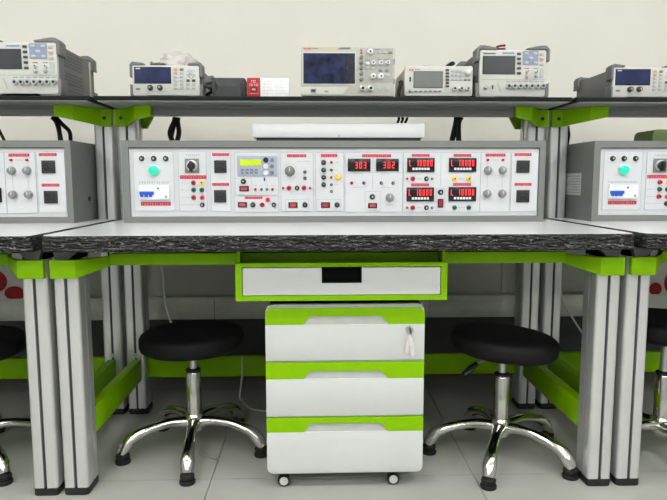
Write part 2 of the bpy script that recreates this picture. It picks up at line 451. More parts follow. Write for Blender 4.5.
def text_row(x0, x1, y, hpx=1.3):
    a, c = at(x0, y), at(x1, y); dashes(a.x, c.x, a.z, hpx*S, MODY, 'lettering', 'ink', con)
def jack(x, y, m_, rpx=1.9, name='jack'):
    r = rpx*S; c = at(x, y); mb = MB()
    mb.lathe([(r*1.25, 0), (r*1.25, .002), (r, .004), (r*.95, .009), (r*.5, .009)], c, 'y', 14)
    mb.mi = 1; mb.lathe([(r*.5, .0085), (r*.45, .0092)], c, 'y', 10)
    return mb.build(name, [m_, 'hole' if m_ != 'jack_black' else 'silver'], con)
def fuse(x, y, rpx=2.2):
    r = rpx*S; c = at(x, y); mb = MB()
    mb.lathe([(r*1.2, 0), (r*1.2, .003), (r, .004), (r*.9, .011), (r*.7, .012)], c, 'y', 14)
    mb.mi = 1; mb.box(c.x-r*.45, c.x+r*.45, c.y-.0125, c.y-.0118, c.z-r*.12, c.z+r*.12)
    return mb.build('fuse_holder', ['jack_black', 'silver'], con)
def rocker(x0, y0, x1, y1):
    a, c = pc(x0, y0), pc(x1, y1); t = .0042; mb = MB()
    mb.box(a[0], c[0], MODY-.003, MODY, c[1], a[1])
    o = mb.build('rocker_switch', 'rocker_frame', con, bevel=.0006)
    w, hh = c[0]-a[0], a[1]-c[1]; mb = MB()
    if w > hh: mb.prism([(MODY-.0029, c[1]+t), (MODY-.0029, a[1]-t), (MODY-.0045, a[1]-t), (MODY-.008, c[1]+t)], a[0]+t*1.3, c[0]-t*1.3, 'x')
    else: mb.prism([(a[0]+t, MODY-.0029), (c[0]-t, MODY-.0029), (c[0]-t, MODY-.006), (a[0]+t, MODY-.006)], c[1]+t, a[1]-t, 'z')
    k = mb.build('rocker', 'rocker', o)
    mx, mz = (a[0]+c[0])/2, (a[1]+c[1])/2
def socket(x0, y0, x1, y1):
    a, c = pc(x0, y0), pc(x1, y1); w = c[0]-a[0]; hh = a[1]-c[1]
    o = MB().box(a[0], c[0], MODY-.006, MODY, c[1], a[1]).build('power_socket', 'socket', con, bevel=.0015)
    g = MB(); y = MODY-.0063; mx, mz = (a[0]+c[0])/2, (a[1]+c[1])/2
    for (ux, uz, sw, sh_) in ((-.24, .2, .10, .05), (.24, .2, .10, .05), (0, .28, .04, .1), (-.2, -.22, .05, .14), (.2, -.22, .05, .14), (0, -.1, .05, .1)):
        g.box(mx+(ux-sw)*w, mx+(ux+sw)*w, y, y+.0004, mz+(uz-sh_)*hh, mz+(uz+sh_)*hh)
    g.build('slots', 'hole', o, smooth=False)
    t = .0012
    for bx in ((a[0]+.004, c[0]-.004, a[1]-.005-t, a[1]-.005), (a[0]+.004, c[0]-.004, c[1]+.005, c[1]+.005+t)): MB().box(bx[0], bx[1], MODY-.0064, MODY-.006, bx[2], bx[3]).build('rib', 'key_dark', o, smooth=False)
SEG = {'0': 'abcdef', '1': 'bc', '2': 'abged', '3': 'abgcd', 'L': 'fed', '8': 'abcdefg'}
def sevenseg(text, x0, x1, z0, z1, y, parent):
    n = len(text); st = (x1-x0)/n; hh = z1-z0; w = st*.56; t = hh*.095; sl = hh*.06
    for i, ch in enumerate(text):
        if ch == ' ': continue
        X = x0+i*st+st*.15; mb = MB()
        boxes = {'a': (X, X+w, z1-t, z1), 'd': (X, X+w, z0, z0+t), 'g': (X, X+w, (z0+z1)/2-t/2, (z0+z1)/2+t/2), 'f': (X, X+t, (z0+z1)/2, z1), 'b': (X+w-t, X+w, (z0+z1)/2, z1), 'e': (X, X+t, z0, (z0+z1)/2), 'c': (X+w-t, X+w, z0, (z0+z1)/2)}
        for sgm in SEG[ch]: q = boxes[sgm]; mb.box(q[0], q[1], y-.0004, y, q[2], q[3])
        mb.build('digit', 'digit', parent, smooth=False)
def display(x0, y0, x1, y1, text, fx0, fx1, fy0, fy1, keys):
    a, c = pc(x0, y0), pc(x1, y1); w = c[0]-a[0]; hh = a[1]-c[1]
    o = MB().box(a[0], c[0], MODY-.005, MODY, c[1], a[1]).build('digital_display', 'display', con, bevel=.001)
    sevenseg(text, a[0]+w*fx0, a[0]+w*fx1, a[1]-hh*fy1, a[1]-hh*fy0, MODY-.005, o)
    for i in range(keys):
        kx = a[0]+w*(.19+.108*i)
        MB().box(kx, kx+w*.082, MODY-.0062, MODY-.005, a[1]-hh*.86, a[1]-hh*.70).build('key', 'button_white', o)
def knob(x, y, rpx, body='knob_silver', ring=True):
    r = rpx*S; c = at(x, y)
    o = MB().lathe([(r, .001), (r, .004), (r*.86, .006), (r*.8, .017), (r*.7, .018)], c, 'y', 20).build('knob', body, con)
    if ring: MB().lathe([(r*1.32, 0), (r*1.32, .001), (r, .001)], c, 'y', 22).build('dial', 'knob_ring', o)
    MB().box(c.x-r*.07, c.x+r*.07, c.y-.0186, c.y-.018, c.z, c.z+r*.7).build('pointer', 'ink_white', o)

# mains module
module(133, 151, 175.2, 211)
for x in (142, 154, 166):
    q = at(x, 158.6); MB().box(q.x-.011, q.x+.011, MODY-.001, MODY, q.z-.0105, q.z+.0105).build('jack_plate', 'button_white', con, bevel=.0004)
    jack(x, 158.6, 'jack_black', 2.2)
q = at(154.2, 170.4)
g = MB().lathe([(.0185, 0), (.0185, .005), (.016, .006)], q, 'y', 24).build('indicator_lamp', 'silver', con)
tag(MB().lathe([(.0165, .006), (.016, .012), (.011, .016), (.003, .0175)], q, 'y', 24).build('lens', 'lamp_green', g), 'glowing turquoise lens')
text_row(139.5, 171, 182.6, 1.6)
a, c = pc(140, 185.6), pc(170.4, 199.4)
br = MB().box(a[0], c[0], MODY-.012, MODY, c[1], a[1]).build('circuit_breaker', 'breaker_white', con, bevel=.001)
b0, b1 = pc(140.8, 191.4), pc(155.2, 196.8)
tl = MB().box(b0[0], b1[0], MODY-.017, MODY-.012, b0[1]-.011, b0[1]).build('toggle_bar', 'breaker_blue', br)
for i in range(3):
    lx = b0[0]+.003+i*(b1[0]-b0[0]-.004)/3
    MB().box(lx, lx+.009, MODY-.020, MODY-.012, b1[1], b0[1]-.011).build('toggle', 'breaker_blue', br)
q = at(159, 188.5); MB().box(q.x-.003, q.x+.003, MODY-.0125, MODY-.012, q.z-.003, q.z+.003).build('test_button', 'jack_black', br)
q = at(167, 196.5); MB().box(q.x-.004, q.x+.004, MODY-.0124, MODY-.012, q.z-.004, q.z+.004).build('mark', 'line', br)
dashes(at(143, 187).x, at(168, 187).x, at(150, 187).z, .0035, MODY-.012, 'lettering', 'ink', br)
red_label(141, 202, 171, 205.6)
# selector module
module(178, 151, 207.5, 211)
text_row(186, 200, 155.4, 1.4)
a, c = pc(184.8, 158.6), pc(199.6, 173)
sp = MB().box(a[0], c[0], MODY-.004, MODY, c[1], a[1]).build('selector_switch', 'knob_grey', con, bevel=.002)
q = Vector(((a[0]+c[0])/2, MODY-.004, (a[1]+c[1])/2))
MB().lathe([(.019, 0), (.019, .003), (.015, .004)], q, 'y', 24).build('dial', 'silver', sp)
MB().lathe([(.0135, .004), (.013, .016), (.011, .018)], q, 'y', 18).box(q.x-.0045, q.x+.0045, q.y-.026, q.y-.004, q.z-.019, q.z+.015).build('lever', 'black_plastic', sp, bevel=.0008)
red_label(180, 175.4, 206.5, 178.9)
for (x, y, m_) in ((193.6, 182.8, 'jack_red'), (202, 182.8, 'jack_yellow'), (193.8, 190, 'jack_green'), (202, 190, 'jack_green'), (193.8, 197.5, 'jack_red'), (202.4, 197.5, 'jack_pink'), (202.4, 204.8, 'jack_black')): jack(x, y, m_)
for y in (182.8, 190, 197.5, 204.8):
    a, c = at(184, y), at(191.5 if y < 204 else 199.8, y)
    MB().box(a.x, c.x, MODY-.0003, MODY, a.z-.0005, a.z+.0005).build('printed_line', 'line', con)
    text_row(181.5, 183.5, y, 1)
# socket modules
def sockets(x0, x1, sx0, sx1):
    module(x0, 152, x1, 211.4)
    red_label(sx0-2.2, 153.2, sx1+2.4, 156); socket(sx0, 160.4, sx1, 172.8)
    red_label(sx0-2, 183, sx1+2.4, 185.8); socket(sx0-.2, 190, sx1-.2, 202.2)
sockets(210, 231.4, 214.4, 226.8)
# function generator module
module(234.4, 152.5, 278.6, 195.2)
a, c = pc(237, 156), pc(277.2, 176.2)
gf = MB().box(a[0], c[0], MODY-.003, MODY, c[1], a[1]).build('generator_face', 'gen_face', con, bevel=.001)
a, c = pc(240.2, 159.6), pc(261.2, 165.6)
tag(MB().box(a[0], c[0], MODY-.0045, MODY-.003, c[1], a[1]).build('lcd', 'lcd_yellow', gf), 'lit yellow-green display strip')
for i in range(4):
    for j in range(2):
        q = at(242.6+4.6*i, 169.8+3.2*j); MB().box(q.x-.005, q.x+.005, MODY-.0045, MODY-.003, q.z-.003, q.z+.003).build('key', 'key_grey', gf)
for i, y in enumerate((160, 166.4, 172.8)):
    q = at(266, y); MB().lathe([(.009, .003), (.009, .007), (.0075, .009)], q, 'y', 16).build('knob' if i else 'jack', 'button_white' if i else 'jack_black', gf)
    q = at(272.2, y); MB().lathe([(.007, .003), (.007, .0055), (.005, .006)], q, 'y', 14).build('button', 'key_grey', gf)
module(235, 178.4, 252, 194.2, name='sub_plate')
jack(243.5, 181.5, 'jack_black', 2.1); rocker(239.4, 186, 249, 191.2)
for i, x in enumerate((255.4, 261.4, 267, 272.6)): jack(x, 189.4, 'jack_black' if i in (1, 2) else 'jack_red', 1.1); text_row(x-1.4, x+1.6, 185.6, 1)
q = at(264.5, 179.4); MB().box(q.x-.002, q.x+.002, MODY-.004, MODY, q.z-.006, q.z+.006).build('toggle_switch', 'jack_black', con)
module(234.4, 196, 278.6, 212)
red_label(245, 196.6, 262.6, 199)
rocker(238, 202, 247.2, 207.4); fuse(253, 204.8); jack(262.2, 204.8, 'jack_red'); jack(267.9, 199.8, 'jack_pink'); jack(274, 204.8, 'jack_black')
# supply module with the grey dial
module(280.6, 152.5, 313.4, 211.4)
red_label(287, 154.3, 306.2, 157.2)
knob(289.8, 171.2, 5, 'knob_grey')
for i in range(11):
    t = math.radians(225-27*i); q = at(289.8, 171.2); q += Vector((math.cos(t)*.0255, 0, math.sin(t)*.0255))
    MB().box(q.x-.0006, q.x+.0006, MODY-.0003, MODY, q.z-.0015, q.z+.0015).build('tick', 'ink', con)
jack(305, 172, 'jack_black', 1.3); jack(305, 178.2, 'jack_black', 1.3); text_row(297, 311, 161.6, .9)
for x, m_, r in ((283.2, 'jack_red', 1), (289, 'jack_red', 1.9), (297, 'jack_black', 1.9), (304, 'jack_red', 1.9), (310, 'jack_red', 1)): jack(x, 188, m_, r)
a, c = at(289, 194), at(304, 194); MB().box(a.x, c.x, MODY-.0003, MODY, a.z-.0005, a.z+.0005).build('printed_line', 'line', con)
module(285.4, 199.6, 309.2, 211, name='sub_plate')
rocker(288.4, 202.2, 297.6, 207.8); fuse(305, 204.8)
# jack column module
module(315.6, 152.5, 343.8, 211.4)
red_label(321, 154, 337.2, 157.2)
for i, y in enumerate((162.4, 170, 177.4, 184.6)):
    fuse(323.6, y, 2.0); jack(331.3, y, 'jack_red' if i in (0, 2) else 'jack_black', 1.1)
    text_row(334.5, 338 if i != 2 else 335, y, .9)
jack(331.3, 191.4, 'jack_black', 1.1)
q = at(338.2, 177.4)
tag(MB().lathe([(.0105, 0), (.0105, .004), (.008, .009), (.003, .011)], q, 'y', 18).build('pilot_lamp', 'lamp_yellow', con), 'small amber pilot lamp')
module(316.8, 199.6, 341, 211, name='sub_plate')
rocker(321, 202.2, 330, 207.8); fuse(337, 204.8)
# twin meter module
module(345, 152.5, 402.4, 212)
red_label(362, 154.3, 391, 157.2)
display(347.8, 158.8, 370.4, 171.4, ' 303', .1, .86, .26, .76, 0); display(376, 158.8, 398.6, 171.2, ' 302', .1, .86, .26, .76, 0)
text_row(353, 364, 173.8, 1); text_row(381, 391, 173.8, 1)
a, c = at(372.8, 158), at(372.8, 189); MB().box(a.x-.0005, a.x+.0005, MODY-.0003, MODY, c.z, a.z).build('printed_line', 'line', con)
for x, m_ in ((351.6, 'jack_red'), (363.8, 'jack_black'), (381, 'jack_black'), (393, 'jack_black')): jack(x, 183, m_, 1.3)
for x0_, x1_ in ((351.6, 363.8), (381, 393)):
    a, c = at(x0_, 187.4), at(x1_, 187.4); MB().box(a.x, c.x, MODY-.0003, MODY, a.z-.0005, a.z+.0005).build('printed_line', 'line', con)
module(365, 191.2, 380.2, 210.4, name='sub_plate')
jack(372.3, 196.8, 'jack_black', 2.2); rocker(368, 203, 377, 208.2)
knob(389.7, 197.6, 4.2)
text_row(386, 393, 205, 1)
# four meter module
module(403.4, 152.5, 479.4, 212)
for (x0_, y0_, x1_, y1_) in ((407, 158, 434.2, 172), (448.8, 158, 475.8, 172), (406.4, 187.4, 433.6, 201.4), (448.4, 187, 475.6, 201.2)):
    display(x0_, y0_, x1_, y1_, 'L 10000', .06, .95, .16, .58, 6)
    red_label(x0_+4.6, y0_-4, x1_-4.8, y0_-1.2)
for y, m1, m2 in ((178.8, 'jack_red', 'jack_yellow'), (207.6, 'jack_red', 'jack_green')):
    jack(407, y, 'jack_red', 1); jack(412.7, y, m1); jack(426.2, y, 'jack_black'); jack(432, y, 'jack_black', 1)
    for x in (454.4, 468.6):
        if m2 == 'jack_yellow':
            q = at(x, y); MB().box(q.x-.008, q.x+.008, MODY-.001, MODY, q.z-.008, q.z+.008).build('jack_plate', 'jack_yellow', con)
        jack(x, y, m2)
    text_row(416.5, 422.5, y, 1); text_row(458, 465, y, 1)
a, c = at(441, 153), at(441, 186); MB().box(a.x-.0005, a.x+.0005, MODY-.0003, MODY, c.z, a.z).build('printed_line', 'line', con)
module(436, 188, 444.4, 210.6, name='sub_plate')
jack(440.4, 192.2, 'jack_black', 2.2); rocker(437.6, 198.8, 443, 207.6)
# four knob module
module(481, 152.4, 508.6, 211.8)
red_label(485.4, 153.6, 505.2, 156.6)
jack(487.6, 160, 'jack_red', 1.1); jack(502.6, 160, 'jack_red', 1.1); text_row(491.6, 499, 160, .9)
for (x, y) in ((487.6, 170.4), (502.2, 170.4), (486.8, 193.6), (501.8, 193.6)): knob(x, y, 4.1)
for x in (487.2, 502):
    a, c = at(x, 176), at(x, 188); MB().box(a.x-.0005, a.x+.0005, MODY-.0003, MODY, c.z, a.z).build('printed_line', 'line', con)
sockets(511.8, 537-.6, 516.4, 528.8)

con_left = copy_tree(con); con_left.location.x = -1.6135
con_right = copy_tree(con); con_right.location.x = 1.6145
con_left['label'] = 'grey training console with a small key lock on its plain side'
con_right['label'] = 'grey training console with a paper sticker on its side'
# lock on the left console, sticker on the right one
q = Vector((-.891, 2.255, .835))
MB().lathe([(.009, 0), (.009, .003), (.006, .005), (.002, .005)], q, 'x', 14).build('lock', 'key_dark', con_left)
st_ = MB().box(.8912, .892, 2.2, 2.335, .845, .925).build('sticker', 'paper', con_right)
g = MB()
for i in range(7): g.box(.8908, .8912, 2.21, 2.325-.02*(i % 3), .853+i*.01, .856+i*.01)
g.build('lettering', 'line', st_, smooth=False)

# flat white unit lying on the console
a = onY(252.5, 123, 2.14); c = onY(424.5, 138, 2.14)
wu = thing('flat_unit', ((a.x+c.x)/2, 2.235, ZC), 'long flat white unit with black feet lying on the console', 'equipment')
MB().box(a.x, c.x, 2.14, 2.33, ZC+.012, a.z).build('casing', 'unit_white', wu, bevel=.003)
MB().box(a.x+.012, c.x-.012, 2.147, 2.32, ZC, ZC+.012).build('foot_strip', 'black_plastic', wu)
MB().lathe([(.0022, 0), (.0022, .0015)], ((a.x+c.x)/2, 2.14, ZC+.018), 'y', 10).build('screw', 'key_dark', wu)
# olive box on the right console
mb = MB().prism(rounded(1.146, 1.37, ZC, ZC+.047, .02, 5, (0, 1, 1, 0)), 2.2, 2.33, 'y')
o = mb.build('storage_case', 'olive', bevel=.002); recentre(o); tag(o, 'olive green round-cornered case on top of the sticker-bearing console', 'case')

# ------------------------------------------------------------------ pedestal cabinet
YP = 1.71
a = onY(265, 304, YP); c = onY(423.5, 472, YP)
X0, X1 = a.x, c.x-.004
def pz(y): return onY(344, y, YP).z
ped = thing('pedestal_cabinet', ((X0+X1)/2, YP+.2, 0), 'white three-drawer mobile cabinet with green bands, standing under the drawer', 'cabinet')
body = MB().box(X0+.004, X1-.004, YP+.022, YP+.45, .046, pz(305.5)).build('body', 'cab_side', ped, bevel=.003)
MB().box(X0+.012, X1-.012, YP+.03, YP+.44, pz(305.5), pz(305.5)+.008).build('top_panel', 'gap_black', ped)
rows = ((304.5, 360, 308, 324.2, 315.8), (361.2, 415.2, 362.0, 378.3, 370.6), (416.2, 472.2, 416.8, 431.2, 422.8))
nx0, nx1 = onY(303.5, 324, YP).x, onY(388.5, 324, YP).x; mx0, mx1 = onY(309.5, 316, YP).x, onY(381, 316, YP).x
for i, (yt, yb, gt, gb, nt_) in enumerate(rows):
    zt, zb, zg, zgb, zn = pz(yt), pz(yb), pz(gt), pz(gb), pz(nt_)
    if i == 0: poly = rounded(X0, X1, zb, zt, .022, 6, (0, 1, 1, 0))
    elif i == 2: poly = rounded(X0, X1, zb, zt, .018, 6, (1, 0, 0, 1))
    else: poly = [(X1, zb), (X1, zt), (X0, zt), (X0, zb)]
    d = MB().prism(poly, YP+.003, YP+.02, 'y').build('drawer', 'cab_white', ped)
    # lower white face with raised thickness and the green band above it, notched for the fingers
    if i == 2: low = rounded(X0, X1, zb, zgb, .018, 6, (1, 0, 0, 1))
    else: low = [(X1, zb), (X1, zgb), (X0, zgb), (X0, zb)]
    MB().prism(low, YP-.004, YP+.003, 'y').build('drawer_face', 'cab_white', d, bevel=.0008)
    r = .018; topc = [(X1, zg), (X0, zg)] if i else [(X1-r+r*math.cos(math.radians(t)), zg-r+r*math.sin(math.radians(t))) for t in (0, 22, 45, 68, 90)]+[(X0+r+r*math.cos(math.radians(t)), zg-r+r*math.sin(math.radians(t))) for t in (90, 112, 135, 158, 180)]
    band = [(X1, zgb)]+topc+[(X0, zgb), (nx0, zgb), (mx0, zn), (mx1, zn), (nx1, zgb)]
    MB().prism(band, YP-.004, YP+.003, 'y').build('green_band', 'green', d)
    MB().prism([(nx0, zgb), (mx0, zn), (mx1, zn), (nx1, zgb)], YP+.0005, YP+.003, 'y').build('finger_pull', 'cab_recess', d)
    if i == 0:
        q = onY(409.5, 329.5, YP-.004)
        lk = MB().lathe([(.0115, 0), (.0115, .003), (.0095, .006), (.004, .006)], q, 'y', 22).build('lock', 'silver', d)
        MB().box(q.x-.0012, q.x+.0012, q.y-.03, q.y-.005, q.z-.007, q.z+.007).build('key', 'key_dark', lk)
        mb = MB()
        for s_, dz in ((-1, .052), (1, .060)):
            mb.prism([(q.x-.002, q.z-.008), (q.x+.004*s_+.006, q.z-.03), (q.x+.009*s_+.005, q.z-dz-.016), (q.x+.009*s_-.005, q.z-dz-.016), (q.x+.004*s_-.006, q.z-.03)], q.y-.009-.001*s_, q.y-.008-.001*s_, 'y')
        tag(mb.build('key_tag', 'film', lk), 'clear plastic key tags')
for cx, cy in ((onY(284, 478, YP+.02).x, YP+.02), (onY(393, 478, YP+.02).x, YP+.02), (-.15, YP+.40), (.165, YP+.40)):
    w = MB().lathe([(.0165, -.009), (.018, -.007), (.018, .007), (.0165, .009)], (cx, cy, .018), 'y', 24).build('caster', 'black_rubber', ped)
    MB().lathe([(.0125, .009), (.0125, .0105), (.005, .012)], (cx, cy, .018), 'y', 18).build('hub', 'inst_white', w)
    MB().box(cx-.018, cx+.018, cy-.001, cy+.03, .034, .0465).build('fork', 'black_plastic', w)

# ------------------------------------------------------------------ stools
def stool(x, y, phase, label, seat_top=.413, tilt=0, lever=None, R=.232):
    t = thing('stool', (x, y, 0), label, 'stool', 'round black stools at the benches')
    r = .17; th = .062; b = seat_top-th
    prof = [(.09, 0), (r-.016, 0), (r-.004, .008), (r, .02), (r-.001, .042), (r-.006, .052), (r-.016, .059), (r-.04, .0615), (.02, th)]
    s = MB().lathe(prof, (x, y, b), 'z', 56).build('seat', 'leather', t)
    M4 = Matrix.Translation(Vector((0, 0, b)))@Matrix.Rotation(tilt, 4, 'Y')@Matrix.Translation(Vector((0, 0, -b)))
    s.data.transform(M4)
    MB().box(x-.055, x+.055, y-.055, y+.055, b-.010, b+.004).build('seat_plate', 'black_plastic', t)
    MB().lathe([(.0125, .24), (.0125, b-.008)], (x, y, 0), 'z', 18).build('piston', 'silver', t)
    MB().lathe([(.0245, .10), (.0245, .268), (.022, .272)], (x, y, 0), 'z', 28).build('sleeve', 'chrome', t)
    MB().lathe([(.024, .272), (.024, .280), (.014, .283)], (x, y, 0), 'z', 24).build('collar', 'black_plastic', t)
    MB().lathe([(.028, .072), (.034, .082), (.034, .118), (.027, .13)], (x, y, 0), 'z', 28).build('hub', 'chrome', t)
    for k in range(5):
        a = math.radians(phase+72*k); d = Vector((math.cos(a), math.sin(a), 0)); o = Vector((x, y, 0))
        P = [o+d*.018+Vector((0, 0, .102)), o+d*.08+Vector((0, 0, .108)), o+d*.14+Vector((0, 0, .099)), o+d*.195+Vector((0, 0, .080)), o+d*(R-.012)+Vector((0, 0, .058)), o+d*(R+.004)+Vector((0, 0, .033))]
        lg = MB().tube(P, [.023, .0175, .0165, .019, .0225, .0185], 12, 5, .9).build('leg', 'chrome', t)
        e = o+d*R
        MB().lathe([(.0225, 0), (.024, .003), (.024, .009), (.017, .012), (.017, .017), (.0215, .02), (.0215, .027), (.016, .030), (.014, .036)], e, 'z', 20).build('glide', 'black_rubber', lg)
    if lever is not None:
        a = math.radians(lever); d = Vector((math.cos(a), math.sin(a), 0)); o = Vector((x, y, 0))
        lv = MB().tube([o+d*.03+Vector((0, 0, b-.012)), o+d*.08+Vector((0, 0, b-.025)), o+d*.10+Vector((0, 0, b-.034))], .005, 8).build('lever', 'silver', t)
        MB().tube([o+d*.094+Vector((0, 0, b-.03)), o+d*.115+Vector((0, 0, b-.046)), o+d*.140+Vector((0, 0, b-.062))], [.009, .0135, .011], 10, 4, .7).build('lever_grip', 'black_plastic', lv)
    return t
stool(-.478, 1.985, -85, 'round black stool on chrome star base, no lever in sight, beside a white floor cord', tilt=math.radians(-1.5))
stool(.531, 1.905, -115, 'round black stool with tilted seat and a black lever grip, on chrome star base', tilt=math.radians(4.5), lever=196, R=.23)
stool(-1.175, 1.93, -43, 'partly seen black stool under the drawerless bench with the lock-sided console')
stool(1.06, 1.90, -20, 'raised black stool on chrome sleeve under the bench with the sticker-bearing console', seat_top=.462)

# ------------------------------------------------------------------ instruments on the shelf
def inst_map(x0, y0, k, Y):
    """zoomed-crop coordinates -> world x,z on plane Y"""
    def f(u, v):
        p = onY(x0+u/k, y0+v/k, Y); return p.x, p.z
    return f
def ibox(F, u0, v0, u1, v1, y0, y1, name, mt, parent, bevel=0):
    a, c = F(u0, v0), F(u1, v1)
    return MB().box(a[0], c[0], y0, y1, c[1], a[1]).build(name, mt, parent, bevel=bevel)
def icyl(F, u, v, r, y, prof, name, mt, parent, n=16):
    q = F(u, v); mb = MB(); mb.lathe([(r*a, h) for a, h in prof], (q[0], y, q[1]), 'y', n)
    return mb.build(name, mt, parent)
BNC = [(1.25, 0), (1.25, .002), (1, .003), (1, .012), (.7, .012)]
def bnc(F, u, v, r, y, parent, name='connector', mt='silver'):
    o = icyl(F, u, v, r, y, BNC, name, mt, parent); icyl(F, u, v, r*.62, y-.0118, [(1, 0), (.9, .0006)], 'bore', 'hole', o)
KN = [(1.05, 0), (1.05, .003), (.95, .005), (.9, .014), (.75, .015)]

# --- tall meter with rubber bumpers and a row of terminals
def meter(name, label, Y):
    F = inst_map(465, 35, 7.02, Y)
    xl, xr = F(108, 0)[0], F(578, 0)[0]; zt = F(0, 102)[1]; zb = SH+.012; zf = F(0, 418)[1]
    zf = max(zf, zb)
    bx0, bx1 = F(82, 0)[0], F(600, 0)[0]; bt = F(0, 72)[1]
    t = thing(name, ((xl+xr)/2, Y+.15, SH), label, 'test meter', 'tall bumper-cased meters on the shelves')
    MB().box(xl-.003, xr+.003, Y+.012, Y+.315, zb, zt-.004).build('case', 'inst_grey', t, bevel=.004)
    MB().prism(rounded(xl, xr, zb-.004, zt, .008, 4), Y, Y+.014, 'y').build('front_bezel', 'inst_white', t, bevel=.002)
    for sx in (xl-.0034, xr+.0034):
        g = MB()
        for i in range(12):
            z = zb+.018+i*(zt-zb-.035)/11
            if abs(i-6) > .5: g.box(sx-.0008, sx+.0008, Y+.05, Y+.2, z-.0025, z+.0025)
        g.build('vent_slots', 'vent', t, smooth=False)
    # corner bumpers, front and rear
    for (yy0, yy1, nm) in ((Y-.004, Y+.05, 'bumper'), (Y+.275, Y+.325, 'bumper')):
        for sgn, xo, xi in ((-1, bx0, xl), (1, bx1, xr)):
            top_in = F(232, 0)[0] if sgn < 0 else F(440, 0)[0]
            mz = F(0, 185)[1]; lz = F(0, 335)[1]
            poly = [(xo, mz), (xo, bt-.012), (xo-sgn*.012, bt), (xo-sgn*.03, bt), (top_in, bt-.008), (top_in, zt+.0005), (xi, zt+.0005), (xi, mz+.006)]
            MB().prism(poly, yy0, yy1, 'y').build(nm, 'bumper', t, bevel=.0025)
            poly = [(xo, lz), (xi+sgn*.0005, lz-.004), (xi+sgn*.0005, zb-.0045), (xi-sgn*.06, zb-.0045), (xi-sgn*.05, SH), (xo-sgn*.006, SH), (xo, SH+.008)]
            MB().prism(poly, yy0, yy1, 'y').build(nm, 'bumper', t, bevel=.002)
    MB().box(xl-.006, xr+.006, Y+.265, Y+.274, zb+.01, zt-.01).build('rear_trim', 'inst_white', t)
    fr = [o for o in t.children if o.name.startswith('front_bezel')][0]
    ibox(F, 125, 146, 350, 277, Y-.0015, Y, 'screen_frame', 'key_dark', fr)
    ibox(F, 129, 150, 346, 273, Y-.0022, Y-.0015, 'screen', 'screen_grey', fr)
    for v in (133, 167, 200, 234, 269): ibox(F, 365, v-8, 391, v+8, Y-.004, Y, 'soft_key', 'key_dark', fr, .0008)
    ibox(F, 405, 112, 512, 213, Y-.0015, Y, 'key_field', 'pad_blue', fr)
    for (u, v) in ((430, 130), (492, 130), (430, 195), (492, 195), (460, 163)): ibox(F, u-14, v-8, u+14, v+8, Y-.004, Y-.0015, 'key', 'key_light', fr, .0008)
    for i, v in enumerate((135, 172, 207)): ibox(F, 525, v-9, 551, v+9, Y-.004, Y, 'key', ('key_light', 'key_orange', 'key_light')[i], fr, .0008)
    ibox(F, 525, 232, 551, 300, Y-.002, Y, 'key', 'key_light', fr, .0008)
    for u in (433, 497):
        ibox(F, u-16, 232, u+16, 238, Y-.0006, Y, 'mark', 'logo_red' if u < 450 else 'ink', fr)
        bnc(F, u+3, 257, .0042, Y, fr, 'jack', 'button_white')
        icyl(F, u, 290, .0055, Y, KN, 'knob', 'key_light', fr)
    ibox(F, 112, 312, 570, 316, Y-.0012, Y, 'groove', 'line', fr)
    ibox(F, 130, 124, 215, 136, Y-.0004, Y, 'lettering', 'inst_grey', fr); ibox(F, 262, 122, 345, 134, Y-.0004, Y, 'stripe', 'logo_blue', fr)
    icyl(F, 143, 370, .0065, Y, KN, 'power_button', 'key_light', fr)
    ibox(F, 189, 352, 198, 380, Y-.002, Y, 'usb_port', 'key_dark', fr)
    a, c = F(228, 335), F(250, 402)
    MB().prism([(a[0]-.001, a[1]), (a[0]+.001, a[1]), (c[0]+.001, c[1]), (c[0]-.001, c[1])], Y-.0008, Y, 'y').build('groove', 'line', fr)
    for u in (303, 343, 383, 424, 464, 504, 543):
        bnc(F, u, 360, .0078, Y, fr, 'connector', 'key_light')
        ibox(F, u-14, 326, u+14, 331, Y-.0004, Y, 'mark', 'ink', fr)
    return t
YI = 2.125
ma = meter('bench_meter', 'tall grey-bumpered meter with dark screen and seven connectors, topped by red leads', YI)
mb_ = copy_tree(ma); mb_.location.x += onY(60, 60, YI).x-onY(548, 60, YI).x
mb_.scale = (1.06,)*3; mb_.location.y -= .02; mb_['label'] = 'tall grey-sided meter with vent slots at the end of the lock-sided console\'s shelf'

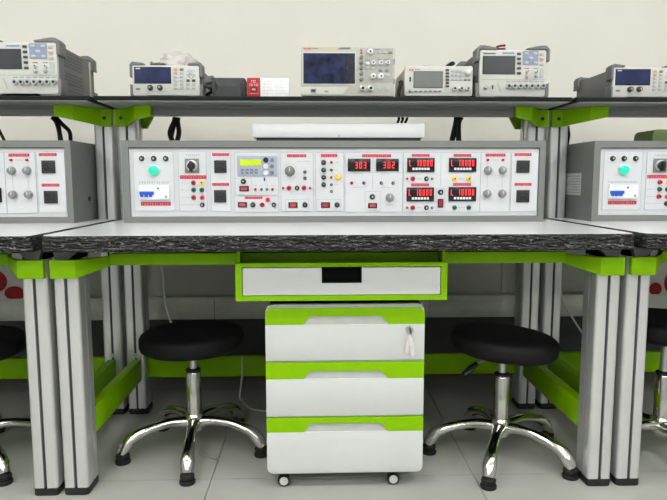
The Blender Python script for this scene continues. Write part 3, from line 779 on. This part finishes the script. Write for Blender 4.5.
# --- low supply with a blue screen
def supply(name, label, Y):
    F = inst_map(120, 45, 6.67, Y)
    xl, xr = F(74, 0)[0], F(524, 0)[0]; zt = F(0, 134)[1]; zb = SH+.008
    bx0, bx1 = F(58, 0)[0], F(546, 0)[0]; bt = F(0, 110)[1]
    t = thing(name, ((xl+xr)/2, Y+.15, SH), label, 'power supply', 'low blue-screened supplies on the shelves')
    MB().box(xl, xr, Y+.012, Y+.30, zb, zt-.003).build('case', 'inst_grey', t, bevel=.004)
    fr = MB().prism(rounded(xl, xr, zb, zt, .006, 4), Y, Y+.014, 'y').build('front_bezel', 'inst_white', t, bevel=.002)
    for (yy0, yy1) in ((Y-.003, Y+.045), (Y+.265, Y+.31)):
        for sgn, xo, xi in ((-1, bx0, xl), (1, bx1, xr)):
            mz = F(0, 215)[1]; lz = F(0, 258)[1]; ti = xi-sgn*.038
            MB().prism([(xo, mz), (xo, bt-.01), (xo-sgn*.008, bt), (ti, bt-.004), (ti, zt+.0005), (xi, zt+.0005), (xi, mz+.004)], yy0, yy1, 'y').build('bumper', 'bumper', t, bevel=.002)
            MB().prism([(xo, lz), (xi+sgn*.0005, lz-.004), (xi+sgn*.0005, zb-.0005), (xi-sgn*.05, zb-.0005), (xi-sgn*.045, SH), (xo-sgn*.004, SH), (xo, SH+.006)], yy0, yy1, 'y').build('bumper', 'bumper', t, bevel=.002)
    ibox(F, 93, 146, 342, 258, Y-.0012, Y, 'screen_frame', 'screen_dark', fr)
    tag(ibox(F, 97, 150, 338, 254, Y-.0022, Y-.0012, 'screen', 'screen_blue', fr), 'blue lit screen')
    ibox(F, 105, 154, 135, 160, Y-.0026, Y-.0022, 'lettering', 'ink_white', fr)
    for u in (203, 267):
        bnc(F, u, 285, .0075, Y, fr, 'connector', 'key_dark'); icyl(F, u, 285, .0042, Y-.0122, [(1, 0), (.6, .004)], 'pin', 'silver', fr)
    for i, v in enumerate((163, 187, 212, 237, 262, 287)):
        ibox(F, 359, v-8, 383, v+8, Y-.003, Y, 'key', 'key_orange' if i < 2 else 'key_light', fr, .0006)
        ibox(F, 400, v-8, 424, v+8, Y-.003, Y, 'key', 'key_grey' if i == 0 else 'key_light', fr, .0006)
    for u in (455, 492):
        for v in (238, 262, 287): ibox(F, u-11, v-8, u+11, v+8, Y-.003, Y, 'key', 'key_dark' if v == 238 else 'key_light', fr, .0006)
    icyl(F, 475, 190, .0152, Y, [(1, 0), (1, .001), (.9, .0014)], 'arrow_pad', 'key_light', fr, 22)
    for (du, dv) in ((0, 0), (0, -24), (0, 24), (-24, 0), (24, 0)): icyl(F, 475+du, 190+dv, .0032, Y-.0014, [(1, 0), (.8, .002)], 'key', 'button_white' if du or dv else 'key_light', fr, 10)
    ibox(F, 105, 288, 135, 300, Y-.0004, Y, 'lettering', 'inst_grey', fr)
    return t
sa = supply('power_supply', 'low grey-cornered power supply with blue screen, a plastic bag on top', 2.125)
sb_ = copy_tree(sa); sb_.location.x += onY(611, 80, 2.125).x-onY(130, 80, 2.125).x
sb_['label'] = 'low grey-cornered power supply with navy screen on the shelf above the sticker-bearing console'

# --- oscilloscope
Y = 2.12; F = inst_map(295, 40, 6.06, Y)
xl, xr = F(34, 0)[0], F(607, 0)[0]; zt = F(0, 44)[1]
osc = thing('oscilloscope', ((xl+xr)/2, Y+.07, SH), 'cream digital oscilloscope with a large dark blue screen', 'oscilloscope')
MB().box(xl+.004, xr-.004, Y+.02, Y+.13, SH+.008, zt-.004).build('case', 'inst_cream', osc, bevel=.004)
fr = MB().prism(rounded(xl, xr, SH+.007, zt, .006, 4), Y, Y+.022, 'y').build('front_bezel', 'inst_cream', osc, bevel=.002)
for u in (110, 520):
    q = F(u, 330); MB().box(q[0]-.03, q[0]+.03, Y+.006, Y+.12, SH, SH+.008).build('foot', 'black_plastic', osc)
ibox(F, 44, 72, 370, 276, Y-.002, Y, 'screen_frame', 'inst_white', fr, .0008)
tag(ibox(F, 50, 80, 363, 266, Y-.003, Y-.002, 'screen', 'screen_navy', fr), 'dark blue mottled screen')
ibox(F, 300, 82, 361, 264, Y-.0032, Y-.003, 'menu_column', 'menu_navy', fr)
a, c = F(36, 284), F(322, 330)
MB().prism([(a[0], a[1]), (c[0], a[1]), (c[0]-.02, c[1]), (a[0], c[1])], Y-.0015, Y, 'y').build('lower_trim', 'inst_white', fr)
ibox(F, 94, 296, 128, 320, Y-.003, Y-.0015, 'usb_port', 'key_grey', fr); ibox(F, 101, 303, 121, 313, Y-.0034, Y-.003, 'slot', 'hole', fr)
ibox(F, 178, 307, 202, 317, Y-.0018, Y-.0015, 'lettering', 'ink', fr)
for v in (105, 138, 172, 205, 240): icyl(F, 402, v, .0062, Y, KN, 'soft_key', 'key_grey', fr)
icyl(F, 402, 58, .004, Y, KN, 'soft_key', 'key_light', fr); ibox(F, 394, 76, 410, 84, Y-.0008, Y, 'mark', 'logo_red', fr)
ibox(F, 425, 50, 592, 260, Y-.0008, Y, 'control_field', 'field', fr)
for (u, v, r) in ((455, 73, .0095), (473, 140, .0075), (520, 140, .0075), (562, 140, .0075), (473, 222, .0098), (520, 222, .0098)):
    k_ = icyl(F, u, v, r, Y-.0008, KN, 'knob', 'button_white', fr); icyl(F, u, v, r*.4, Y-.0156, [(1, 0), (.9, .0006)], 'cap', 'key_dark', k_)
for (u, v, m_) in ((440, 142, 'button_white'), (442, 170, 'key_light'), (470, 172, 'key_light'), (516, 185, 'key_grey'), (556, 185, 'key_grey'), (560, 215, 'key_light'), (510, 75, 'key_light'), (545, 75, 'key_light'), (578, 78, 'key_grey')):
    ibox(F, u-11, v-7, u+11, v+7, Y-.004, Y-.0008, 'key', m_, fr, .0008)
for (u, v) in ((500, 57), (440, 122), (512, 118), (555, 118)): ibox(F, u-15, v-3, u+15, v+3, Y-.0012, Y-.0008, 'lettering', 'ink', fr)
bnc(F, 410, 294, .0085, Y, fr); bnc(F, 458, 294, .0085, Y, fr); 
for u in (512, 560): icyl(F, u, 294, .0085, Y, [(1, 0), (1, .001), (.8, .0014)], 'port_cover', 'key_light', fr)
for v in (132, 250): ibox(F, 592, v-16, 606, v+16, Y-.0012, Y, 'sticker', 'pad_blue', fr)
a, c = F(258, 57), F(342, 44)
MB().prism([(a[0], a[1]), (a[0]+.008, c[1]-.001), (c[0], c[1]-.001), (c[0]-.008, a[1])], Y-.0008, Y, 'y').build('stripe', 'inst_grey', fr)
def brand(F, u0, v0, u1, v1, y, parent):
    o = ibox(F, u0, v0, u1, v1, y-.0008, y, 'brand_plate', 'logo_red', parent)
    a, c = F(u0, v0), F(u1, v1)
    cu = bpy.data.curves.new('brand_lettering', 'FONT'); cu.body = 'UNI-T'; cu.size = (a[1]-c[1])*1.15; cu.align_x = 'CENTER'; cu.align_y = 'CENTER'
    to = bpy.data.objects.new('tmp', cu); col.objects.link(to)
    me = bpy.data.meshes.new_from_object(to.evaluated_get(bpy.context.evaluated_depsgraph_get())); bpy.data.objects.remove(to)
    me.transform(Matrix.Translation(Vector(((a[0]+c[0])/2, y-.0011, (a[1]+c[1])/2)))@Matrix.Rotation(math.pi/2, 4, 'X')); me.transform(Matrix.Translation(-origin(parent)))
    me.materials.clear(); me.materials.append(MATS['ink_white'])
    b_ = bpy.data.objects.new('brand_lettering', me); col.objects.link(b_); b_.parent = parent
brand(F, 52, 46, 98, 57, Y, fr)
ibox(F, 105, 48, 140, 54, Y-.0004, Y, 'lettering', 'ink', fr); ibox(F, 150, 49, 240, 53, Y-.0004, Y, 'lettering', 'jack_yellow', fr)

# --- function generator
Y = 2.12; F = inst_map(395, 55, 7.41, Y)
xl, xr = F(74, 0)[0], F(580, 0)[0]; zt = F(0, 80)[1]
gen = thing('signal_generator', ((xl+xr)/2, Y+.13, SH), 'white signal generator with plain grey screen and keypad', 'signal generator')
MB().box(xl+.003, xr-.003, Y+.015, Y+.27, SH+.009, zt-.003).build('case', 'inst_white', gen, bevel=.003)
fr = MB().prism(rounded(xl, xr, SH+.008, zt, .007, 4), Y, Y+.016, 'y').build('front_bezel', 'inst_white', gen, bevel=.0025)
for u in (160, 520):
    for yy in (Y+.02, Y+.22):
        q = F(u, 0); MB().box(q[0]-.02, q[0]+.02, yy, yy+.03, SH, SH+.009).build('foot', 'black_plastic', gen)
ibox(F, 138, 120, 352, 245, Y-.001, Y, 'screen_frame', 'key_dark', fr); ibox(F, 143, 125, 347, 240, Y-.0018, Y-.001, 'screen', 'lcd_grey', fr)
brand(F, 103, 103, 139, 118, Y, fr)
ibox(F, 145, 106, 185, 112, Y-.0004, Y, 'lettering', 'ink', fr)
for v in (112, 137, 160, 184, 208, 232): ibox(F, 375, v-7, 400, v+7, Y-.0035, Y, 'soft_key', 'key_dark', fr, .0006)
for u in (427, 458, 489):
    for v in (120, 150, 180): ibox(F, u-12, v-10, u+12, v+10, Y-.003, Y, 'key', 'key_light', fr, .0006)
k_ = icyl(F, 540, 133, .0115, Y, KN, 'knob', 'silver', fr, 22); icyl(F, 543, 131, .006, Y-.0155, [(1, 0), (.8, .001)], 'cap', 'button_white', k_)
for u in (521, 549): ibox(F, u-9, 178, u+9, 192, Y-.003, Y, 'key', 'key_grey', fr, .0006)
for u in (440, 490, 537): bnc(F, u, 250, .007, Y, fr)
for u in (155, 190, 225, 262, 297, 330): ibox(F, u-12, 264, u+12, 276, Y-.003, Y, 'key', 'key_grey', fr, .0006)
ibox(F, 106, 164, 118, 198, Y-.002, Y, 'usb_port', 'key_dark', fr); icyl(F, 113, 266, .0055, Y, KN, 'power_button', 'key_light', fr)

# --- black case
Y = 2.13; F = inst_map(205, 60, 6.67, Y)
xl, xr = F(42, 0)[0], F(264, 0)[0]; zt = F(0, 117)[1]
bc = thing('plastic_case', ((xl+xr)/2, Y+.06, SH), 'dark grey plastic case with embossed lid beside the red and white box', 'case')
MB().box(xl, xr, Y, Y+.12, SH, zt).build('shell', 'case_black', bc, bevel=.004)
a, c = F(90, 178), F(222, 240)
mb = MB(); z1, z0 = a[1], SH+.004
V = [mb.bm.verts.new(p) for p in ((xl+.01, Y, zt-.008), (xr-.01, Y, zt-.008), (xr-.01, Y, z0), (xl+.01, Y, z0), (a[0], Y-.012, z1), (c[0], Y-.012, z1), (c[0]+.012, Y-.012, z0), (a[0]-.012, Y-.012, z0))]
for q in ((0, 1, 5, 4), (1, 2, 6, 5), (2, 3, 7, 6), (3, 0, 4, 7), (4, 5, 6, 7)): mb._f([V[i] for i in q])
mb.build('embossed_lid', 'case_black', bc, smooth=False)
# --- red and white box
Y = 2.12
xl, xm, xr = F(280, 0)[0], F(368, 0)[0], F(560, 0)[0]
def Fb(u, v): p = onY(205+u/6.67, 60+v/6.67, Y); return p.x, p.z
rb = thing('carton', ((xl+xr)/2, Y+.02, SH), 'small printed carton, one end red and the rest white', 'box')
zt = Fb(0, 119)[1]
MB().box(xm, xr, Y, Y+.035, SH, zt).build('white_panel', 'box_white', rb, bevel=.0008)
re_ = MB().box(xl, xm, Y-.0006, Y+.035, SH, zt+.0008).build('red_panel', 'box_red', rb, bevel=.0008)
for (u0, v0, u1, v1) in ((308, 134, 340, 150), (295, 158, 318, 172), (325, 158, 354, 172), (295, 220, 355, 226)):
    dashes(Fb(u0, 0)[0], Fb(u1, 0)[0], (Fb(0, v0)[1]+Fb(0, v1)[1])/2, Fb(0, v0)[1]-Fb(0, v1)[1], Y-.0006, 'lettering', 'ink_white', re_, n=3 if v1 < 200 else 9)
a, c = Fb(303, 182), Fb(346, 212)
MB().prism(rounded(a[0], c[0], c[1], a[1], .0018, 3), Y-.0010, Y-.0006, 'y').build('picture', 'hole', re_)
a, c = Fb(312, 190), Fb(338, 203); MB().prism(rounded(a[0], c[0], c[1], a[1], .0012, 3), Y-.0014, Y-.0010, 'y').build('picture_detail', 'key_orange', re_)
wp = [o for o in rb.children if o.name.startswith('white_panel')][0]
for u0 in (388, 470):
    dashes(Fb(u0, 0)[0], Fb(u0+42, 0)[0], Fb(0, 140)[1], .0022, Y, 'lettering', 'ink', wp)
    for v in (160, 181, 202, 222):
        dashes(Fb(u0+18, 0)[0], Fb(u0+66, 0)[0], Fb(0, v)[1], .0016, Y, 'lettering', 'line', wp)
        q = Fb(u0+6, v); MB().box(q[0]-.0014, q[0]+.0014, Y-.0004, Y, q[1]-.0014, q[1]+.0014).build('tick_box', 'box_red' if (u0 == 388 and v == 160) else 'line', wp)

# --- plastic bag with a grey lead on the supply
def bag(c, sx, sy, sz, seed, name, label):
    bm = bmesh.new(); bmesh.ops.create_icosphere(bm, subdivisions=4, radius=1)
    for v in bm.verts:
        n = v.co.normalized()
        d = 1+.42*noise.noise(n*2.1+Vector((seed, 0, 0)))+.16*noise.noise(n*6+Vector((0, seed, 0)))
        v.co = Vector((n.x*sx*d, n.y*sy*d, max(n.z*d, -.55)*sz))
    zmin = min(v.co.z for v in bm.verts)
    for v in bm.verts: v.co += Vector((c[0], c[1], c[2]-zmin))
    me = bpy.data.meshes.new(name); bm.to_mesh(me); bm.free(); me.materials.append(MATS['film'])
    me.polygons.foreach_set('use_smooth', [True]*len(me.polygons))
    o = bpy.data.objects.new(name, me); col.objects.link(o); recentre(o); return tag(o, label, 'plastic bag')
zsup = onY(160, 45+134/6.67, 2.125).z
p = onY(175, 60, 2.19)
bag((p.x, 2.20, zsup-.002), .066, .045, .036, 3.1, 'plastic_bag', 'crumpled clear plastic bag lying on the blue-screened supply')
pts = []
for i in range(15):
    t = i/14*2*math.pi*1.6; pts.append((onY(157, 62, 2.16).x+.022*math.cos(t), 2.17+.02*math.sin(t), zsup+.0045+.0045*i/7))
o = MB().tube(pts, .0045, 8, 4).build('coiled_lead', 'cable_grey'); recentre(o); tag(o, 'grey lead coiled on the blue-screened supply', 'cable')
zgen = onY(430, 66, 2.12).z
p = onY(428, 64, 2.2)
bag((p.x, 2.22, zgen-.003), .045, .03, .013, 8.3, 'plastic_bag', 'thin clear plastic film lying on the signal generator')
p = onY(450, 66, 2.16)
o = MB().tube([(p.x-.012, 2.2, zgen+.004), (p.x-.004, 2.17, zgen+.010), (p.x+.006, 2.15, zgen+.014), (p.x+.012, 2.145, zgen+.010)], [.004, .007, .008, .005], 8, 4).build('black_plug', 'cable_black'); recentre(o); tag(o, 'black plug end lying on top of the signal generator', 'plug')
# crumpled wrap and lead between scope and generator
p = onY(401, 85, 2.15)
bag((p.x, 2.2, SH), .012, .02, .05, 5.2, 'plastic_bag', 'clear plastic wrap stuffed between the oscilloscope and signal generator')
p = onY(400, 84, 2.13)
o = MB().tube([(p.x-.003, 2.14, SH+.006), (p.x-.002, 2.137, SH+.03), (p.x+.006, 2.135, SH+.055), (p.x+.004, 2.16, SH+.06)], .006, 8, 5).build('black_lead', 'cable_black'); recentre(o); tag(o, 'short black lead standing between oscilloscope and signal generator', 'cable')
# lead coil between supply and case
p = onY(207.5, 90, 2.13)
pts = [(p.x+.012*math.cos(i*.7), 2.16+.03*math.sin(i*.35), SH+.006+.0028*i) for i in range(19)]
o = MB().tube(pts, .0055, 8, 4).build('coiled_lead', 'case_black'); recentre(o); tag(o, 'dark lead heaped between the supply and the dark grey case', 'cable')
# red leads on the tall meter
zm = onY(500, 35+102/7.02, YI).z
p = onY(504, 48, 2.16)
pts = [(p.x+.014*math.cos(i*1.1), 2.2+.014*math.sin(i*1.1), zm+.005+.0021*i) for i in range(12)]
o = MB().tube(pts, .0042, 8, 4).build('coiled_lead', 'cable_red'); recentre(o); tag(o, 'dark red test lead coiled on top of the tall meter', 'cable')
p = onY(515, 50, 2.16)
o = MB().tube([(p.x-.012, 2.19, zm+.004), (p.x, 2.2, zm+.007), (p.x+.014, 2.2, zm+.004)], .004, 8, 4).build('black_lead', 'cable_black'); recentre(o); tag(o, 'short black lead beside the red leads on the tall meter', 'cable')

# ------------------------------------------------------------------ cables
def cable(px, Y, r, name, mt, label, strands=1, cat='cable', dy=.004):
    mb = MB()
    P = [onY(x, y, Y) for x, y in px]
    for s_ in range(strands): mb.tube([p+Vector((.004*math.sin(s_*2.1+i), dy*s_, 0)) for i, p in enumerate(P)], r, 8, 6)
    o = mb.build(name, mt); recentre(o); return tag(o, label, cat)
def looped(pxs, Y, r, label):
    mb = MB()
    for k, line in enumerate(pxs): mb.tube([onY(x, y, Y+.009*k) for x, y in line], r, 8, 6)
    o = mb.build('cable_bundle', 'cable_black'); recentre(o); return tag(o, label, 'cable', 'black cable bundles hanging from the shelves')
looped([[(175, 117.5), (174, 122), (170, 132), (172, 140), (176, 146)], [(178, 117.5), (177.6, 122), (179, 132), (177.5, 140), (176, 146)], [(176.5, 117.5), (175, 121), (173, 128), (171, 138), (174, 144)]], 2.40, .0095, 'black cable loop hanging behind the console near the mains module')
looped([[(456, 117.5), (455, 124), (451, 142), (450, 150)], [(462, 117.5), (459.5, 122), (459, 132), (460, 150)], [(459, 117.5), (457.5, 124), (458, 140), (458, 150)], [(460, 117.5), (456.5, 126), (452.5, 142), (451, 150)]], 2.40, .008, 'two black cables crossing in an x behind the console')
looped([[(52, 117.5), (56, 122), (59, 132), (60.5, 146)], [(54, 117.5), (58, 124), (60, 134), (62.5, 146)], [(56, 117.5), (62, 124), (69, 131), (70.5, 138), (70, 146)]], 2.40, .008, 'black cable loop hanging behind the lock-sided console')
looped([[(-6, 118), (-1, 130), (4, 140), (6, 148)]], 2.40, .006, 'single black cable slanting down behind the lock-sided console')
looped([[(566, 126), (569, 134), (567, 146), (566, 156)], [(568, 126), (568.5, 136), (565.5, 146), (564, 156)]], 2.41, .006, 'short black cables hanging beside the post next to the sticker')
looped([[(398, 117.5), (399, 119), (397.5, 123)], [(401.5, 117.5), (403, 119), (401, 123)], [(407, 117.5), (407, 119), (405, 123)]], 2.40, .005, 'short black cable ends peeping below the shelf above the white unit')
cable([(159.5, 255), (162, 275), (163.5, 296), (167, 310), (172, 323), (180, 345), (182, 360)], 2.33, .0042, 'hanging_cable', 'cable_white', 'thin white cable hanging under the top behind the leverless stool')
cable([(556, 255), (561, 298), (568, 312), (580, 330), (592, 348), (600, 362)], 2.43, .0042, 'hanging_cable', 'cable_white', 'thin white cable slanting down behind the stretcher near the tilted stool')
P = [onY(244, 352, 2.39), onY(243.5, 372, 2.39), onY(242.5, 388, 2.39), onZ(243.5, 403, .0045), onZ(250, 408.5, .0045), onZ(262, 410.5, .0045), onZ(275, 411.5, .0045)]
P[3].z = P[4].z = P[5].z = P[6].z = .0045; P[2].y = 2.30; P[0].y = P[1].y = 2.335
o = MB().tube(P, .004, 8, 6).build('floor_cord', 'cable_white'); recentre(o); tag(o, 'white cord dropping to the floor beside the mobile cabinet', 'cord')
P = [onZ(x, y, .003) for x, y in ((197, 447), (199, 452), (204, 456), (211, 458), (219, 461), (216, 457))]
o = MB().tube(P, .002, 6, 5).build('thin_wire', 'silver'); recentre(o); tag(o, 'thin bright wire scrap lying on the floor under the leverless stool', 'wire')

# ------------------------------------------------------------------ red and white posters low on the wall
def poster(x0, x1, z0, z1, label, discs):
    t = thing('poster', ((x0+x1)/2, WALL-.013, z0), label, 'poster')
    MB().box(x0, x1, WALL-.058, WALL-.0125, z0, z1).build('board', 'poster_white', t)
    for (cx, cz, rx, rz) in discs:
        poly = [(min(max(cx+rx*math.cos(2*math.pi*i/24), x0), x1), min(max(cz+rz*math.sin(2*math.pi*i/24), z0), z1)) for i in range(24)]
        MB().prism(poly, WALL-.0592, WALL-.058, 'y').build('red_shape', 'poster_red', t)
poster(-1.90, -1.36, .375, .62, 'white board with red rounded shapes behind the partly seen stool', ((-1.50, .455, .055, .05), (-1.415, .40, .045, .032), (-1.62, .5, .06, .05), (-1.40, .50, .012, .03)))
poster(1.44, 1.95, .375, .62, 'white board with red rounded shapes behind the raised stool', ((1.585, .43, .045, .06), (1.50, .40, .03, .03), (1.72, .5, .07, .06)))
